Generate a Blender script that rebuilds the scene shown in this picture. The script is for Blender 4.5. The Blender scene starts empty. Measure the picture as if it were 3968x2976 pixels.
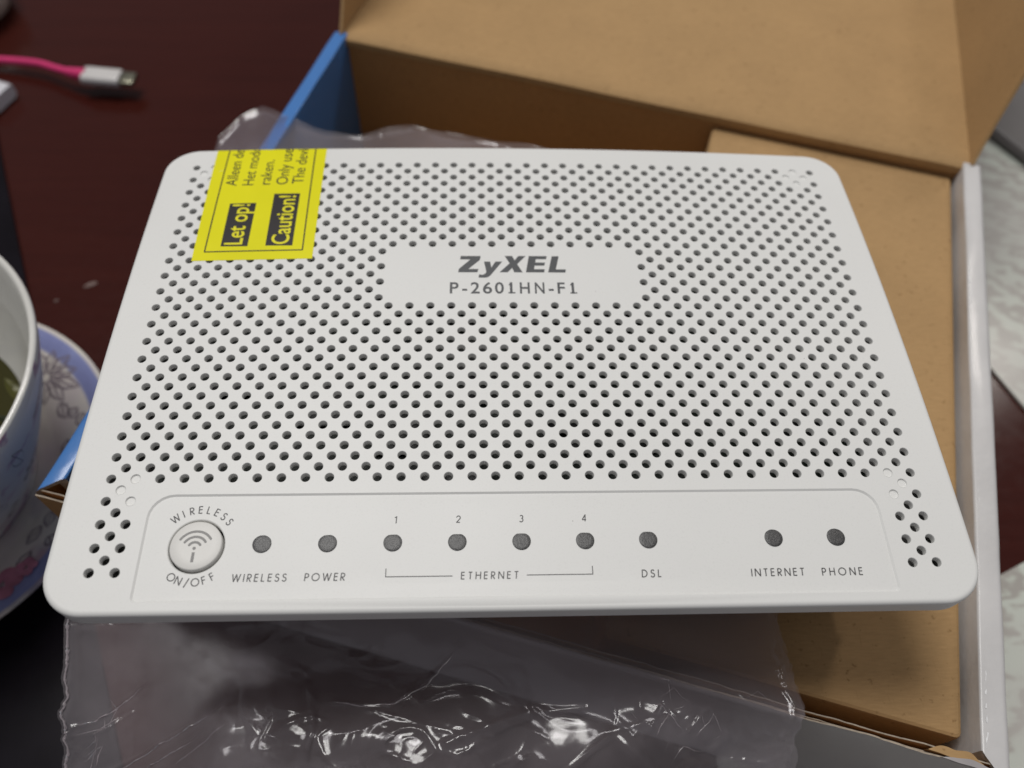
import bpy, math, random
from mathutils import Vector, Matrix, noise
from mathutils.geometry import delaunay_2d_cdt
random.seed(7)
MM = 0.001
SC = bpy.context.scene
COL = SC.collection

# ------------------------------------------------------------------ camera
cd = bpy.data.cameras.new('camera'); cam = bpy.data.objects.new('camera', cd); COL.objects.link(cam)
RIGHT = Vector((0.99902566, -0.02637777, 0.03538296))
DOWN = Vector((-0.00337162, -0.84500431, -0.53474886))
FWD = Vector((0.04400423, 0.53410853, -0.84426992))
CPOS = Vector((-9.15967, -114.18318, 156.87033)) * MM
m = Matrix((( RIGHT.x, -DOWN.x, -FWD.x, CPOS.x), (RIGHT.y, -DOWN.y, -FWD.y, CPOS.y), (RIGHT.z, -DOWN.z, -FWD.z, CPOS.z), (0, 0, 0, 1)))
cam.matrix_world = m
cd.sensor_width = 36; cd.lens = 28.863; cd.clip_start = 0.01; cd.clip_end = 30
cd.dof.use_dof = True; cd.dof.focus_distance = 0.178; cd.dof.aperture_fstop = 10.5
SC.camera = cam
# ------------------------------------------------------------------ world, lamps, exposure
w = bpy.data.worlds.new('World'); SC.world = w; w.use_nodes = True
w.node_tree.nodes['Background'].inputs[0].default_value = (0.80, 0.80, 0.86, 1)
w.node_tree.nodes['Background'].inputs[1].default_value = 0.22
def lamp(name, loc, target, size, power, color):
    l = bpy.data.lights.new(name, 'AREA'); l.shape = 'DISK'; l.size = size; l.energy = power; l.color = color
    o = bpy.data.objects.new(name, l); COL.objects.link(o)
    o.location = loc
    o.rotation_euler = (Vector(target) - Vector(loc)).to_track_quat('-Z', 'Y').to_euler()
lamp('ceiling_lamp', (-0.40, 0.74, 2.20), (0, 0.0, 0), 1.15, 38, (1.0, 0.98, 0.95))
lamp('side_lamp', (1.15, 1.0, 1.3), (0, 0.1, -0.1), 0.25, 4, (1.0, 0.93, 0.86))
SC.view_settings.view_transform = 'Standard'; SC.view_settings.look = 'None'
SC.view_settings.exposure = 0.0; SC.view_settings.gamma = 1.0; SC.view_settings.use_curve_mapping = False
SC.render.engine = 'CYCLES'; SC.cycles.max_bounces = 10; SC.cycles.transparent_max_bounces = 16
SC.cycles.sample_clamp_indirect = 4

# ------------------------------------------------------------------ material helpers
class NT:
    def __init__(s, name):
        s.m = bpy.data.materials.new(name); s.m.use_nodes = True; s.t = s.m.node_tree; s.n = s.t.nodes
        s.b = s.n['Principled BSDF']; s.out = s.n['Material Output']
    def add(s, kind, **kw):
        n = s.n.new(kind)
        for k, v in kw.items():
            if k in n.inputs.keys(): n.inputs[k].default_value = v
            else: setattr(n, k, v)
        return n
    def link(s, a, b): s.t.links.new(a, b)
    def coords(s): return s.add('ShaderNodeTexCoord').outputs['Object']
    def noise(s, scale, detail=4, rough=.55, vec=None, dist=0):
        n = s.add('ShaderNodeTexNoise'); n.inputs['Scale'].default_value = scale; n.inputs['Detail'].default_value = detail
        n.inputs['Roughness'].default_value = rough; n.inputs['Distortion'].default_value = dist
        s.link(vec or s.coords(), n.inputs['Vector']); return n.outputs['Fac']
    def ramp(s, fac, stops):
        r = s.add('ShaderNodeValToRGB'); e = r.color_ramp.elements
        while len(e) < len(stops): e.new(.5)
        for k, (p, c) in enumerate(stops): e[k].position = p; e[k].color = (*c, 1) if len(c) == 3 else c
        s.link(fac, r.inputs[0]); return r.outputs['Color']
    def mapping(s, scale, rot=(0, 0, 0), loc=(0, 0, 0)):
        mp = s.add('ShaderNodeMapping'); mp.inputs['Scale'].default_value = scale
        mp.inputs['Rotation'].default_value = rot; mp.inputs['Location'].default_value = loc
        s.link(s.coords(), mp.inputs['Vector']); return mp.outputs['Vector']
    def mix(s, fac, a, b, mode='MIX'):
        n = s.add('ShaderNodeMix', data_type='RGBA', blend_type=mode)
        for k, v in ((0, fac), (6, a), (7, b)):
            if isinstance(v, (int, float)): n.inputs[k].default_value = v
            elif isinstance(v, tuple): n.inputs[k].default_value = (*v, 1)
            else: s.link(v, n.inputs[k])
        return n.outputs[2]
    def bump(s, h, strength, dist):
        b = s.add('ShaderNodeBump'); b.inputs['Strength'].default_value = strength; b.inputs['Distance'].default_value = dist
        s.link(h, b.inputs['Height']); s.link(b.outputs[0], s.b.inputs['Normal'])
    def set(s, **kw):
        names = dict(color='Base Color', rough='Roughness', metal='Metallic', spec='Specular IOR Level', coat='Coat Weight', coatr='Coat Roughness', sss='Subsurface Weight', trans='Transmission Weight', ior='IOR')
        for k, v in kw.items():
            i = s.b.inputs[names[k]]
            if isinstance(v, (int, float)): i.default_value = v
            elif isinstance(v, tuple): i.default_value = (*v, 1)
            else: s.link(v, i)
        return s

def plain(name, color, rough=.5, var=.08, scale=300, bump=.0, **kw):
    t = NT(name); f = t.noise(scale)
    a = tuple(c * (1 - var) for c in color); b = tuple(min(1, c * (1 + var)) for c in color)
    t.set(color=t.ramp(f, [(.3, a), (.7, b)]), rough=rough, **kw)
    if bump: t.bump(t.noise(scale * 6, 3), bump, .0002)
    return t.m

def m_plastic(name='white_plastic', base=(.745, .745, .725)):
    t = NT(name)
    big = t.noise(25, 3); fine = t.noise(5200, 2)
    c = t.ramp(big, [(.3, tuple(x * .975 for x in base)), (.7, base)])
    c = t.mix(.06, c, t.ramp(t.noise(2600, 1), [(.25, (.35, .35, .33)), (.45, (1, 1, 1))]), 'MULTIPLY')
    # sparse tiny dust specks
    v = t.add('ShaderNodeTexVoronoi'); v.inputs['Scale'].default_value = 95; t.link(t.coords(), v.inputs['Vector'])
    c = t.mix(t.ramp(v.outputs['Distance'], [(.007, (1, 1, 1)), (.014, (0, 0, 0))]), c, (.30, .28, .26))
    t.set(color=c, rough=t.ramp(big, [(.3, (.42,) * 3), (.7, (.50,) * 3)]), spec=.45)
    t.bump(fine, .45, .00003)
    return t.m

def m_kraft(name, base=(.425, .268, .124)):
    t = NT(name); c0 = t.noise(28, 5, .6)
    fib = t.noise(1, 6, .7, t.mapping((260, 1700, 900), (0, 0, .5)))
    fib2 = t.noise(1, 5, .7, t.mapping((1500, 300, 900), (0, 0, .2)))
    c = t.ramp(c0, [(.3, tuple(x * .93 for x in base)), (.7, tuple(x * 1.05 for x in base))])
    c = t.mix(.55, c, t.ramp(fib, [(.3, (.78, .76, .73)), (.7, (1.12, 1.12, 1.12))]), 'MULTIPLY')
    c = t.mix(.35, c, t.ramp(fib2, [(.27, (.62, .58, .52)), (.42, (1, 1, 1))]), 'MULTIPLY')
    c = t.mix(.8, c, t.ramp(t.noise(520, 2), [(.26, (.62, .58, .52)), (.34, (1, 1, 1))]), 'MULTIPLY')
    t.set(color=c, rough=.78, spec=.25); t.bump(fib, .35, .0001)
    return t.m

def m_wood():
    t = NT('dark_mahogany')
    g = t.noise(1, 8, .6, t.mapping((9, 130, 40), (0, 0, math.radians(-14))), 1.2)
    g2 = t.noise(1, 5, .6, t.mapping((40, 900, 100), (0, 0, math.radians(-14))))
    c = t.ramp(g, [(.3, (.038, .0080, .0056)), (.52, (.042, .0088, .0062)), (.72, (.046, .0098, .0068))])
    c = t.mix(.5, c, t.ramp(g2, [(.35, (.9, .88, .88)), (.6, (1.04, 1.04, 1.04))]), 'MULTIPLY')
    sc = t.noise(220, 6, .7)
    t.set(color=c, rough=t.ramp(sc, [(.4, (.14,) * 3), (.75, (.22,) * 3)]), spec=.2)
    t.bump(g, .04, .0002)
    return t.m

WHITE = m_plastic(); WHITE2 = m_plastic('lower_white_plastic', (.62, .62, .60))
KRAFT = m_kraft('kraft_board'); KRAFT_SHADED = m_kraft('shaded_kraft_ply', (.47, .265, .112))  # second kraft is redder: the tone of shaded board put into its colour
KEDGE = plain('kraft_cut_edge', (.36, .30, .235), .85, .25, 700, .4)
INK = plain('grey_ink', (.062, .060, .062), .5, .1, 900)
LOGOINK = plain('logo_grey_ink', (.075, .078, .082), .4, .06, 900)
ICON = plain('icon_grey_ink', (.22, .215, .21), .5)
BLACK = plain('label_black_ink', (.022, .018, .018), .35, .1)
def m_yellow():
    t = NT('yellow_label_paper'); f = t.noise(60, 4)
    t.set(color=t.ramp(f, [(.3, (.74, .70, .006)), (.7, (.80, .755, .010))]), rough=.4, spec=.2, coat=.05, coatr=.2)
    t.bump(t.noise(160, 3), .12, .0004); return t.m
YELLOW = m_yellow()
YINK = plain('yellow_print', (.78, .72, .02), .3)
def m_led():
    t = NT('smoked_light_lens'); n = t.noise(2600, 4, .7)
    t.set(color=t.ramp(n, [(.35, (.026, .026, .027)), (.68, (.052, .051, .051)), (.76, (.20, .19, .19))]), rough=.36, spec=.6)
    t.bump(n, .8, .0001); return t.m
LED = m_led()
def m_gloss(name, base, rough=.28, crack=.5, spec=.5):
    t = NT(name); n = t.noise(70, 4)
    c = t.ramp(n, [(.3, tuple(x * .93 for x in base)), (.7, base)])
    t.set(color=c, rough=rough, spec=spec, coat=.25, coatr=.15)
    t.bump(t.noise(240, 4), crack, .00025); return t.m
BLUE = m_gloss('blue_printed_board', (.060, .200, .520))
BOXWHITE = m_gloss('white_printed_board', (.60, .59, .585), .42, .7)
BOXWHITE_SHADED = m_gloss('shaded_front_board', (.40, .375, .375), .42, .2, .35)  # white front board, its shade put into the grey base colour
PORC = m_gloss('glazed_porcelain', (.70, .69, .65), .12, .03, .6)
PCB = plain('dark_circuit_board', (.012, .022, .012), .4, .4, 120)
CHIP = plain('chip_black', (.01, .01, .01), .35)
METAL = NT('shield_metal').set(color=(.5, .5, .48), metal=1., rough=.35).m

# ------------------------------------------------------------------ geometry helpers (all in millimetres)
def mk(name, V, F, mats, parent=None, sharp=28, midx=None, smooth=True):
    me = bpy.data.meshes.new(name)
    me.from_pydata([(x * MM, y * MM, z * MM) for x, y, z in V], [], F)
    for mm_ in (mats if isinstance(mats, (list, tuple)) else [mats]): me.materials.append(mm_)
    if midx: me.polygons.foreach_set('material_index', midx)
    if smooth:
        me.polygons.foreach_set('use_smooth', [True] * len(F))
        me.set_sharp_from_angle(angle=math.radians(sharp))
    me.update()
    o = bpy.data.objects.new(name, me); COL.objects.link(o)
    if parent: o.parent = parent
    return o
def thing(name, label, cat, group=None):
    o = bpy.data.objects.new(name, None); COL.objects.link(o); o.empty_display_size = .01
    o['label'] = label; o['category'] = cat
    if group: o['group'] = group
    return o
def tag(o, label, cat, group=None):
    o['label'] = label; o['category'] = cat
    if group: o['group'] = group
    return o
def at(o, x, y, z):
    """put a root empty at a point (mm) and keep its (later) children where their coordinates say"""
    o.location = (x * MM, y * MM, z * MM)
def fixkids():
    for o in list(bpy.data.objects):
        if o.type == 'EMPTY' and o.parent is None:
            for c in o.children: c.matrix_parent_inverse = Matrix.Translation(o.location).inverted()

class MB:
    def __init__(s): s.v = []; s.f = []; s.m = []
    def quadgrid(s, rows, closed=False, mi=0, flip=False):
        b = len(s.v); n = len(rows[0])
        for r in rows: s.v += r
        for i in range(len(rows) - 1):
            for j in range(n if closed else n - 1):
                k = (j + 1) % n
                q = (b + i * n + j, b + i * n + k, b + (i + 1) * n + k, b + (i + 1) * n + j)
                s.f.append(q[::-1] if flip else q); s.m.append(mi)
    def poly(s, pts, mi=0):
        b = len(s.v); s.v += pts; s.f.append(tuple(range(b, b + len(pts)))); s.m.append(mi)
    def box(s, o, a, b, c, mi=0):
        """box from corner o with edge vectors a,b,c (right handed)"""
        o, a, b, c = map(Vector, (o, a, b, c)); i = len(s.v)
        for k in range(8): s.v.append(tuple(o + a * (k & 1) + b * (k >> 1 & 1) + c * (k >> 2 & 1)))
        for q in ((0, 2, 3, 1), (4, 5, 7, 6), (0, 1, 5, 4), (2, 6, 7, 3), (0, 4, 6, 2), (1, 3, 7, 5)):
            s.f.append(tuple(i + x for x in q)); s.m.append(mi)
    def obj(s, name, mats, parent=None, **k): return mk(name, s.v, s.f, mats, parent, midx=s.m, **k)

def rrect(hx, hy, r, n=10, cx=0, cy=0):
    P = []
    for qx, qy, a0 in ((1, 1, 0), (-1, 1, 90), (-1, -1, 180), (1, -1, 270)):
        for k in range(n + 1):
            a = math.radians(a0 + 90 * k / n)
            P.append((cx + qx * (hx - r) + r * math.cos(a), cy + qy * (hy - r) + r * math.sin(a)))
    return P

# ================================================================== ROUTER
def crown(x, y):
    x /= 100; y /= 100
    return -1.0517 * x * x - 5.4755 * y * y - 2.7603 * x * x * y
CY = -0.3; HX, HY, CR, FIL = 93.8, 65.6, 8.8, 1.05
A = 5.0; RO = 1.08
holes = []; dimples = []
def site(i, r): return ((i - 17) * A, (11.5 - r) * A)
for r2 in range(0, 47):
    r = r2 / 2; half = r2 % 2
    cols = [i + (.5 if half else 0) for i in range(34 if half else 35)]
    for i in cols:
        if 6.5 <= r <= 9.5 and 10.6 < i < 23.4: continue
        if r > 19 and 1.01 < i < 32.99: continue
        blank = (r, i) in {(0, 1), (.5, .5), (.5, 1.5), (1, 1), (0, 33), (.5, 33.5), (.5, 32.5), (1, 33), (19, 1), (19.5, .5), (20, 1), (19, 33), (19.5, 33.5), (20, 33)}
        (dimples if blank else holes).append(site(i, r))
router = thing('router', 'white perforated plastic internet router lying across the open cardboard box', 'router')
at(router, 0, 0, -34)
V2 = []; E2 = []
def loop(P):
    b = len(V2); V2.extend(P); n = len(P); E2.extend((b + k, b + (k + 1) % n) for k in range(n)); return b
NS = 16
circ = [(math.cos(2 * math.pi * k / NS), math.sin(2 * math.pi * k / NS)) for k in range(NS)]
for (x, y) in holes + dimples: loop([(x + RO * a, y + RO * b) for a, b in circ])
BX, BY, BR = -65.2, -52.15, 5.75
loop([(BX + BR * math.cos(k * math.pi / 24), BY + BR * math.sin(k * math.pi / 24)) for k in range(48)])
def panel_loop(d):
    P = []
    for (cx, cy, r, a0) in ((71.1, -46.1, 5, 0), (-71.1, -46.1, 5, 90), (-75.1, -62.4, 1, 180), (75.1, -62.4, 1, 270)):
        r2 = r - d
        for k in range(7):
            a = math.radians(a0 + 15 * k); P.append((cx + r2 * math.cos(a), cy + r2 * math.sin(a)))
    return P
loop(panel_loop(0)); loop(panel_loop(.40))
NB = 14
def outl(off): return rrect(HX + off, HY + off, CR + off, NB, 0, CY)
bo = outl(-FIL)
# densify long sides so that the skirt follows the crown
def dens(P, step=4.0):
    Q = []
    for k in range(len(P)):
        a, b = P[k], P[(k + 1) % len(P)]
        n = max(1, int(math.hypot(b[0] - a[0], b[1] - a[1]) / step))
        for j in range(n): Q.append((a[0] + (b[0] - a[0]) * j / n, a[1] + (b[1] - a[1]) * j / n))
    return Q
bo = dens(bo); nbo = len(bo)
loop(bo)
occ = holes + dimples
def inside_rr(x, y, hx, hy, r, cx=0, cy=0):
    dx = max(abs(x - cx) - (hx - r), 0); dy = max(abs(y - cy) - (hy - r), 0)
    return math.hypot(dx, dy) < r
hs = {}
for k, (x, y) in enumerate(occ): hs.setdefault((round(x / 2.5), round(y / 2.5)), []).append(k)
def near(x, y):
    best = 9e9; bk = -1
    a, b = round(x / 2.5), round(y / 2.5)
    for i in (-1, 0, 1):
        for j in (-1, 0, 1):
            for k in hs.get((a + i, b + j), ()):
                d = math.hypot(occ[k][0] - x, occ[k][1] - y)
                if d < best: best, bk = d, k
    return best, bk
gx = -90.3
while gx < 91:
    gy = -63.1
    while gy < 63:
        px_, py_ = gx + random.uniform(-.2, .2), gy + random.uniform(-.2, .2)
        if inside_rr(px_, py_, HX - FIL - 1.2, HY - FIL - 1.2, CR - FIL, 0, CY) and near(px_, py_)[0] > 2.3 and math.hypot(px_ - BX, py_ - BY) > BR + .7:
            ok = True
            if -77.5 < px_ < 77.5 and py_ < -39.8:
                ok = (-74.8 < px_ < 74.8 and -62.4 < py_ < -42.2)
            if ok: V2.append((px_, py_))
        gy += 3.0
    gx += 3.0
vo, eo, fo, *_ = delaunay_2d_cdt([Vector(v) for v in V2], E2, [], 0, 1e-5)
def inpanel(x, y, d):
    if not (-76.1 + d - .01 < x < 76.1 - d + .01 and -63.4 + d - .01 < y < -41.1 - d + .01): return False
    for (cx, cy, r, sx, sy) in ((71.1, -46.1, 5, 1, 1), (-71.1, -46.1, 5, -1, 1), (-75.1, -62.4, 1, -1, -1), (75.1, -62.4, 1, 1, -1)):
        if (x - cx) * sx > 0 and (y - cy) * sy > 0: return math.hypot(x - cx, y - cy) < r - d + .02
    return True
PDEP = .32
def topz(x, y): return crown(x, y) - (PDEP if inpanel(x, y, .40) else 0)
VT = [(v.x, v.y, topz(v.x, v.y)) for v in vo]
FT = []
for f in fo:
    cx = sum(vo[i].x for i in f) / len(f); cy = sum(vo[i].y for i in f) / len(f)
    d, k = near(cx, cy)
    if k >= 0 and d < RO * .98: continue
    if math.hypot(cx - BX, cy - BY) < BR * .997: continue
    if not inside_rr(cx, cy, HX - FIL, HY - FIL, CR - FIL, 0, CY): continue
    FT.append(tuple(f))
mb = MB(); mb.v = VT; mb.f = FT; mb.m = [0] * len(FT)
for (x, y) in holes:
    rows = []
    for r, dz in ((RO, 0), (1.03, -.03), (.97, -.14), (.90, -1.45)):
        rows.append([(x + r * a, y + r * b, crown(x + RO * a, y + RO * b) + dz) for a, b in circ])
    mb.quadgrid(rows, True, flip=True)
for (x, y) in dimples:
    rows = []
    for r, dz in ((RO, 0), (1.02, -.05), (.95, -.30), (.80, -.36)):
        rows.append([(x + r * a, y + r * b, crown(x, y) + dz) for a, b in circ])
    mb.quadgrid(rows, True, flip=True); mb.poly(rows[-1])
# button well
rows = []
for r, dz in ((BR, 0), (BR - .18, -.10), (BR - .25, -.3), (BR - .30, -2.2)):
    rows.append([(BX + r * math.cos(k * math.pi / 24), BY + r * math.sin(k * math.pi / 24), topz(BX, BY) + dz + (crown(BX + BR * math.cos(k * math.pi / 24), BY + BR * math.sin(k * math.pi / 24)) - crown(BX, BY)) * (1 if dz > -1 else 0)) for k in range(48)])
mb.quadgrid(rows, True, flip=True)
# rounded edge and skirt
def offpt(p, off):
    """point of the outline loop moved out by off from the inset loop bo"""
    x, y = p; ix = HX - CR; iy = HY - CR
    dx = x - max(-ix, min(ix, x)); yy = y - CY; dy = yy - max(-iy, min(iy, yy))
    l = math.hypot(dx, dy) or 1
    return (x + dx / l * off, y + dy / l * off)
rows = []
for k in range(9):
    th = math.radians(90 * k / 8)
    rows.append([(*offpt(p, FIL * math.sin(th)), crown(*p) - FIL * .92 * (1 - math.cos(th))) for p in bo])
rows.append([(*offpt(p, FIL - .05), -6.7) for p in bo])
rows.append([(*offpt(p, FIL - .15), -6.85) for p in bo])
rows.append([(*offpt(p, FIL - .8), -6.85) for p in bo])
rows.append([(*offpt(p, FIL - 1.8), -6.0) for p in bo])
mb.quadgrid(rows, True, flip=True)
mb.obj('top_cover', WHITE, router, sharp=24)
# lower shell
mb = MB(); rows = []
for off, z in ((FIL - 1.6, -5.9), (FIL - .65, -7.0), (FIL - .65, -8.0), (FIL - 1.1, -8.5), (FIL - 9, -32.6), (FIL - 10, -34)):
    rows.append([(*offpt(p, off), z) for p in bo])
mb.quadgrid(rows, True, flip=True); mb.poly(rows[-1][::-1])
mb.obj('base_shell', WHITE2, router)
# inside
mb = MB(); mb.box((-80, -52, -12), (160, 0, 0), (0, 104, 0), (0, 0, 1.5))
for k in range(26):
    x, y = random.uniform(-72, 62), random.uniform(-45, 42); a, b, c = random.uniform(4, 14), random.uniform(4, 12), random.uniform(.8, 3.5)
    mb.box((x, y, -10.5), (a, 0, 0), (0, b, 0), (0, 0, c), 1)
mb.obj('circuit_board', [PCB, CHIP, METAL], router, smooth=False)

# ---- lettering machinery
def stroke_text():
    W = .135
    def L(*p): return ('l', p)
    def Ar(cx, cy, rx, ry, a0, a1): return ('a', (cx, cy, rx, ry, a0, a1))
    G = {
     'W': (1.02, [L(0, 1, .26, 0), L(.26, 0, .51, .97), L(.51, .97, .76, 0), L(.76, 0, 1.02, 1)]),
     'I': (.0, [L(0, 0, 0, 1)]),
     'R': (.46, [L(0, 0, 0, 1), L(0, .95, .2, .95), Ar(.2, .71, .24, .24, 90, -90), L(.2, .47, 0, .47), L(.12, .47, .46, 0)]),
     'E': (.42, [L(0, 0, 0, 1), L(0, .95, .42, .95), L(0, .53, .40, .53), L(0, .05, .42, .05)]),
     'L': (.38, [L(0, 0, 0, 1), L(0, .05, .38, .05)]),
     'S': (.46, [Ar(.23, .735, .20, .215, 25, 270), Ar(.23, .27, .23, .25, 90, -160)]),
     'O': (.96, [Ar(.48, .5, .46, .46, 0, 360)]),
     'N': (.66, [L(0, 0, 0, 1), L(0, 1, .66, 0), L(.66, 0, .66, 1)]),
     'F': (.40, [L(0, 0, 0, 1), L(0, .95, .40, .95), L(0, .53, .38, .53)]),
     'P': (.44, [L(0, 0, 0, 1), L(0, .95, .2, .95), Ar(.2, .70, .24, .25, 90, -90), L(.2, .45, 0, .45)]),
     'T': (.50, [L(.25, 0, .25, 1), L(0, .95, .50, .95)]),
     'H': (.60, [L(0, 0, 0, 1), L(.60, 0, .60, 1), L(0, .53, .60, .53)]),
     'D': (.62, [L(0, 0, 0, 1), L(0, .95, .18, .95), Ar(.18, .5, .44, .45, 90, -90), L(.18, .05, 0, .05)]),
     '/': (.42, [L(0, -.15, .42, 1.05)]),
     '1': (.22, [L(.22, 0, .22, 1), L(.22, .97, 0, .80)]),
     '2': (.52, [Ar(.26, .70, .25, .27, 170, -35), L(.47, .56, .04, .05), L(.02, .05, .52, .05)]),
     '3': (.46, [Ar(.20, .74, .20, .22, 150, -90), Ar(.20, .28, .24, .25, 90, -150)]),
     '4': (.56, [L(.42, 0, .42, 1), L(.42, .98, .02, .26), L(0, .25, .56, .25)]),
    }
    def glyph(ch):
        wd, S = G[ch]; V = []; F = []; zs = 0
        for kind, p in S:
            zs += 1
            if kind == 'l':
                a, b = Vector(p[:2]), Vector(p[2:]); d = (b - a).normalized(); n = Vector((-d.y, d.x)) * W / 2
                i = len(V)
                V += [(*(a + n), zs), (*(a - n), zs), (*(b - n), zs), (*(b + n), zs)]; F.append((i, i + 1, i + 2, i + 3))
            else:
                cx, cy, rx, ry, a0, a1 = p; n = 22; i = len(V)
                for k in range(n + 1):
                    t = math.radians(a0 + (a1 - a0) * k / n); c, s = math.cos(t), math.sin(t)
                    V += [(cx + (rx - W / 2) * c, cy + (ry - W / 2) * s, zs), (cx + (rx + W / 2) * c, cy + (ry + W / 2) * s, zs)]
                    if k: F.append((i + 2 * k - 2, i + 2 * k - 1, i + 2 * k + 1, i + 2 * k))
        return wd, V, F
    return glyph
glyph = stroke_text()
def surf0(x, y): return topz(x, y)
def put_caps(name, text, x0, x1, ybase, cap, parent, slant=.06):
    """text set between x0 and x1"""
    gs = [glyph(c) for c in text]; tot = sum(g[0] for g in gs) * cap; n = len(gs) - 1
    gap = (x1 - x0 - tot) / max(n, 1) if n else 0
    mb = MB(); x = x0
    for wd, V, F in gs:
        b = len(mb.v)
        for (a, c, zs) in V:
            X = x + a * cap + slant * c * cap; Y = ybase + c * cap
            mb.v.append((X, Y, topz(X, Y) + .03 + zs * .004))
        mb.f += [tuple(b + i for i in f) for f in F]; mb.m += [0] * len(F)
        x += wd * cap + gap
    return mb.obj(name, INK, parent, smooth=False)
def put_arc(name, text, cx, cy, rad, a0, a1, cap, parent, inward=False):
    gs = [glyph(c) for c in text]; mb = MB()
    for k, (wd, V, F) in enumerate(gs):
        a = math.radians(a0 + (a1 - a0) * k / (len(gs) - 1))
        ctr = Vector((cx + rad * math.cos(a), cy + rad * math.sin(a)))
        up = Vector((math.cos(a), math.sin(a))) * (-1 if inward else 1)
        rt = Vector((up.y, -up.x)); b = len(mb.v)
        for (u, v, zs) in V:
            q = ctr + rt * (u - wd / 2) * cap + up * (v - .5) * cap
            mb.v.append((q.x, q.y, topz(q.x, q.y) + .03 + zs * .004))
        mb.f += [tuple(b + i for i in f) for f in F]; mb.m += [0] * len(F)
    return mb.obj(name, INK, parent, smooth=False)
def font_geo(text, spacing=1.0, bold=0.0):
    cu = bpy.data.curves.new('t', 'FONT'); cu.body = text; cu.size = 1; cu.space_character = spacing; cu.offset = bold; cu.resolution_u = 5
    ob = bpy.data.objects.new('t', cu); COL.objects.link(ob)
    bpy.context.view_layer.update()
    me = bpy.data.meshes.new_from_object(ob.evaluated_get(bpy.context.evaluated_depsgraph_get()))
    V = [(v.co.x, v.co.y) for v in me.vertices]; F = [tuple(p.vertices) for p in me.polygons]
    bpy.data.objects.remove(ob); bpy.data.curves.remove(cu); bpy.data.meshes.remove(me)
    return V, F
CAPH = max(v[1] for v in font_geo('H')[0])

# logo
LZ = [(-12.87, 23.31), (-7.83, 23.31), (-8.08, 21.95), (-10.94, 18.98), (-8.42, 18.98), (-8.69, 17.93), (-13.43, 17.93), (-13.27, 19.0), (-10.4, 22.17), (-12.95, 22.17)]
LY = [(-7.0, 21.44), (-5.5, 21.44), (-5.21, 19.45), (-4.17, 21.45), (-2.48, 21.45), (-5.2, 17.3), (-5.6, 16.75), (-6.2, 16.3), (-6.94, 16.16), (-8.39, 16.2), (-8.25, 17.22), (-7.35, 17.1), (-6.85, 17.38), (-6.45, 17.93)]
LX = [(-1.81, 23.33), (0.06, 23.34), (0.65, 21.88), (1.64, 23.35), (3.44, 23.31), (1.24, 20.6), (2.52, 17.93), (0.47, 17.93), (-0.05, 19.37), (-1.17, 17.94), (-3.18, 17.94), (-0.61, 20.9)]
LE = [(4.25, 23.33), (8.78, 23.33), (8.55, 22.3), (5.98, 22.3), (5.82, 21.17), (8.25, 21.17), (8.02, 20.15), (5.6, 20.15), (5.41, 18.96), (8.07, 18.96), (7.88, 17.94), (3.35, 17.94)]
LL = [(10.05, 23.31), (11.82, 23.31), (10.85, 18.95), (13.39, 18.93), (13.18, 17.92), (8.89, 17.93)]
logo = MB()
for P in (LZ, LY, LX, LE, LL):
    logo.poly([(x, y, crown(x, y) + .035) for x, y in P])
logo.obj('logo', LOGOINK, router, smooth=False)
mb = MB()
for ch, p0, p1 in (('P', 632, 694), ('-', 720, 756), ('2', 781, 845), ('6', 868, 934), ('0', 954, 1018), ('1', 1050, 1100), ('H', 1133, 1204), ('N', 1241, 1310), ('-', 1340, 1376), ('F', 1404, 1458), ('1', 1494, 1544)):
    V, F = font_geo(ch, 1.0, .014); xs = [v[0] for v in V]; a, b = min(xs), max(xs)
    X0, X1 = (-15.47 + (p - 630) / 915 * 31.2 for p in (p0, p1)); bb = len(mb.v)
    if ch == '1':
        mb.poly([(x, y, crown(x, y) + .045) for x, y in ((X0, 11.22), (X1, 11.22), (X1, 11.56), (X0, 11.56))]); bb = len(mb.v)
        xc = (X0 + X1) / 2
        mb.poly([(x, y, crown(x, y) + .05) for x, y in ((xc - .1, 14.62), (xc - .72, 14.05), (xc - .72, 13.68), (xc - .1, 14.1))]); bb = len(mb.v)
        X1 = (X0 + X1) / 2 + .17; X0 = X1 - (b - a) / CAPH * 3.4
    mb.v += [(X0 + (x - a) / (b - a) * (X1 - X0), 11.22 + y / CAPH * 3.4, 0) for x, y in V]
    mb.v[bb:] = [(x, y, crown(x, y) + .035) for x, y, _ in mb.v[bb:]]
    mb.f += [tuple(i + bb for i in f) for f in F]; mb.m += [0] * len(F)
mb.obj('lettering', LOGOINK, router, smooth=False)

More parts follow.
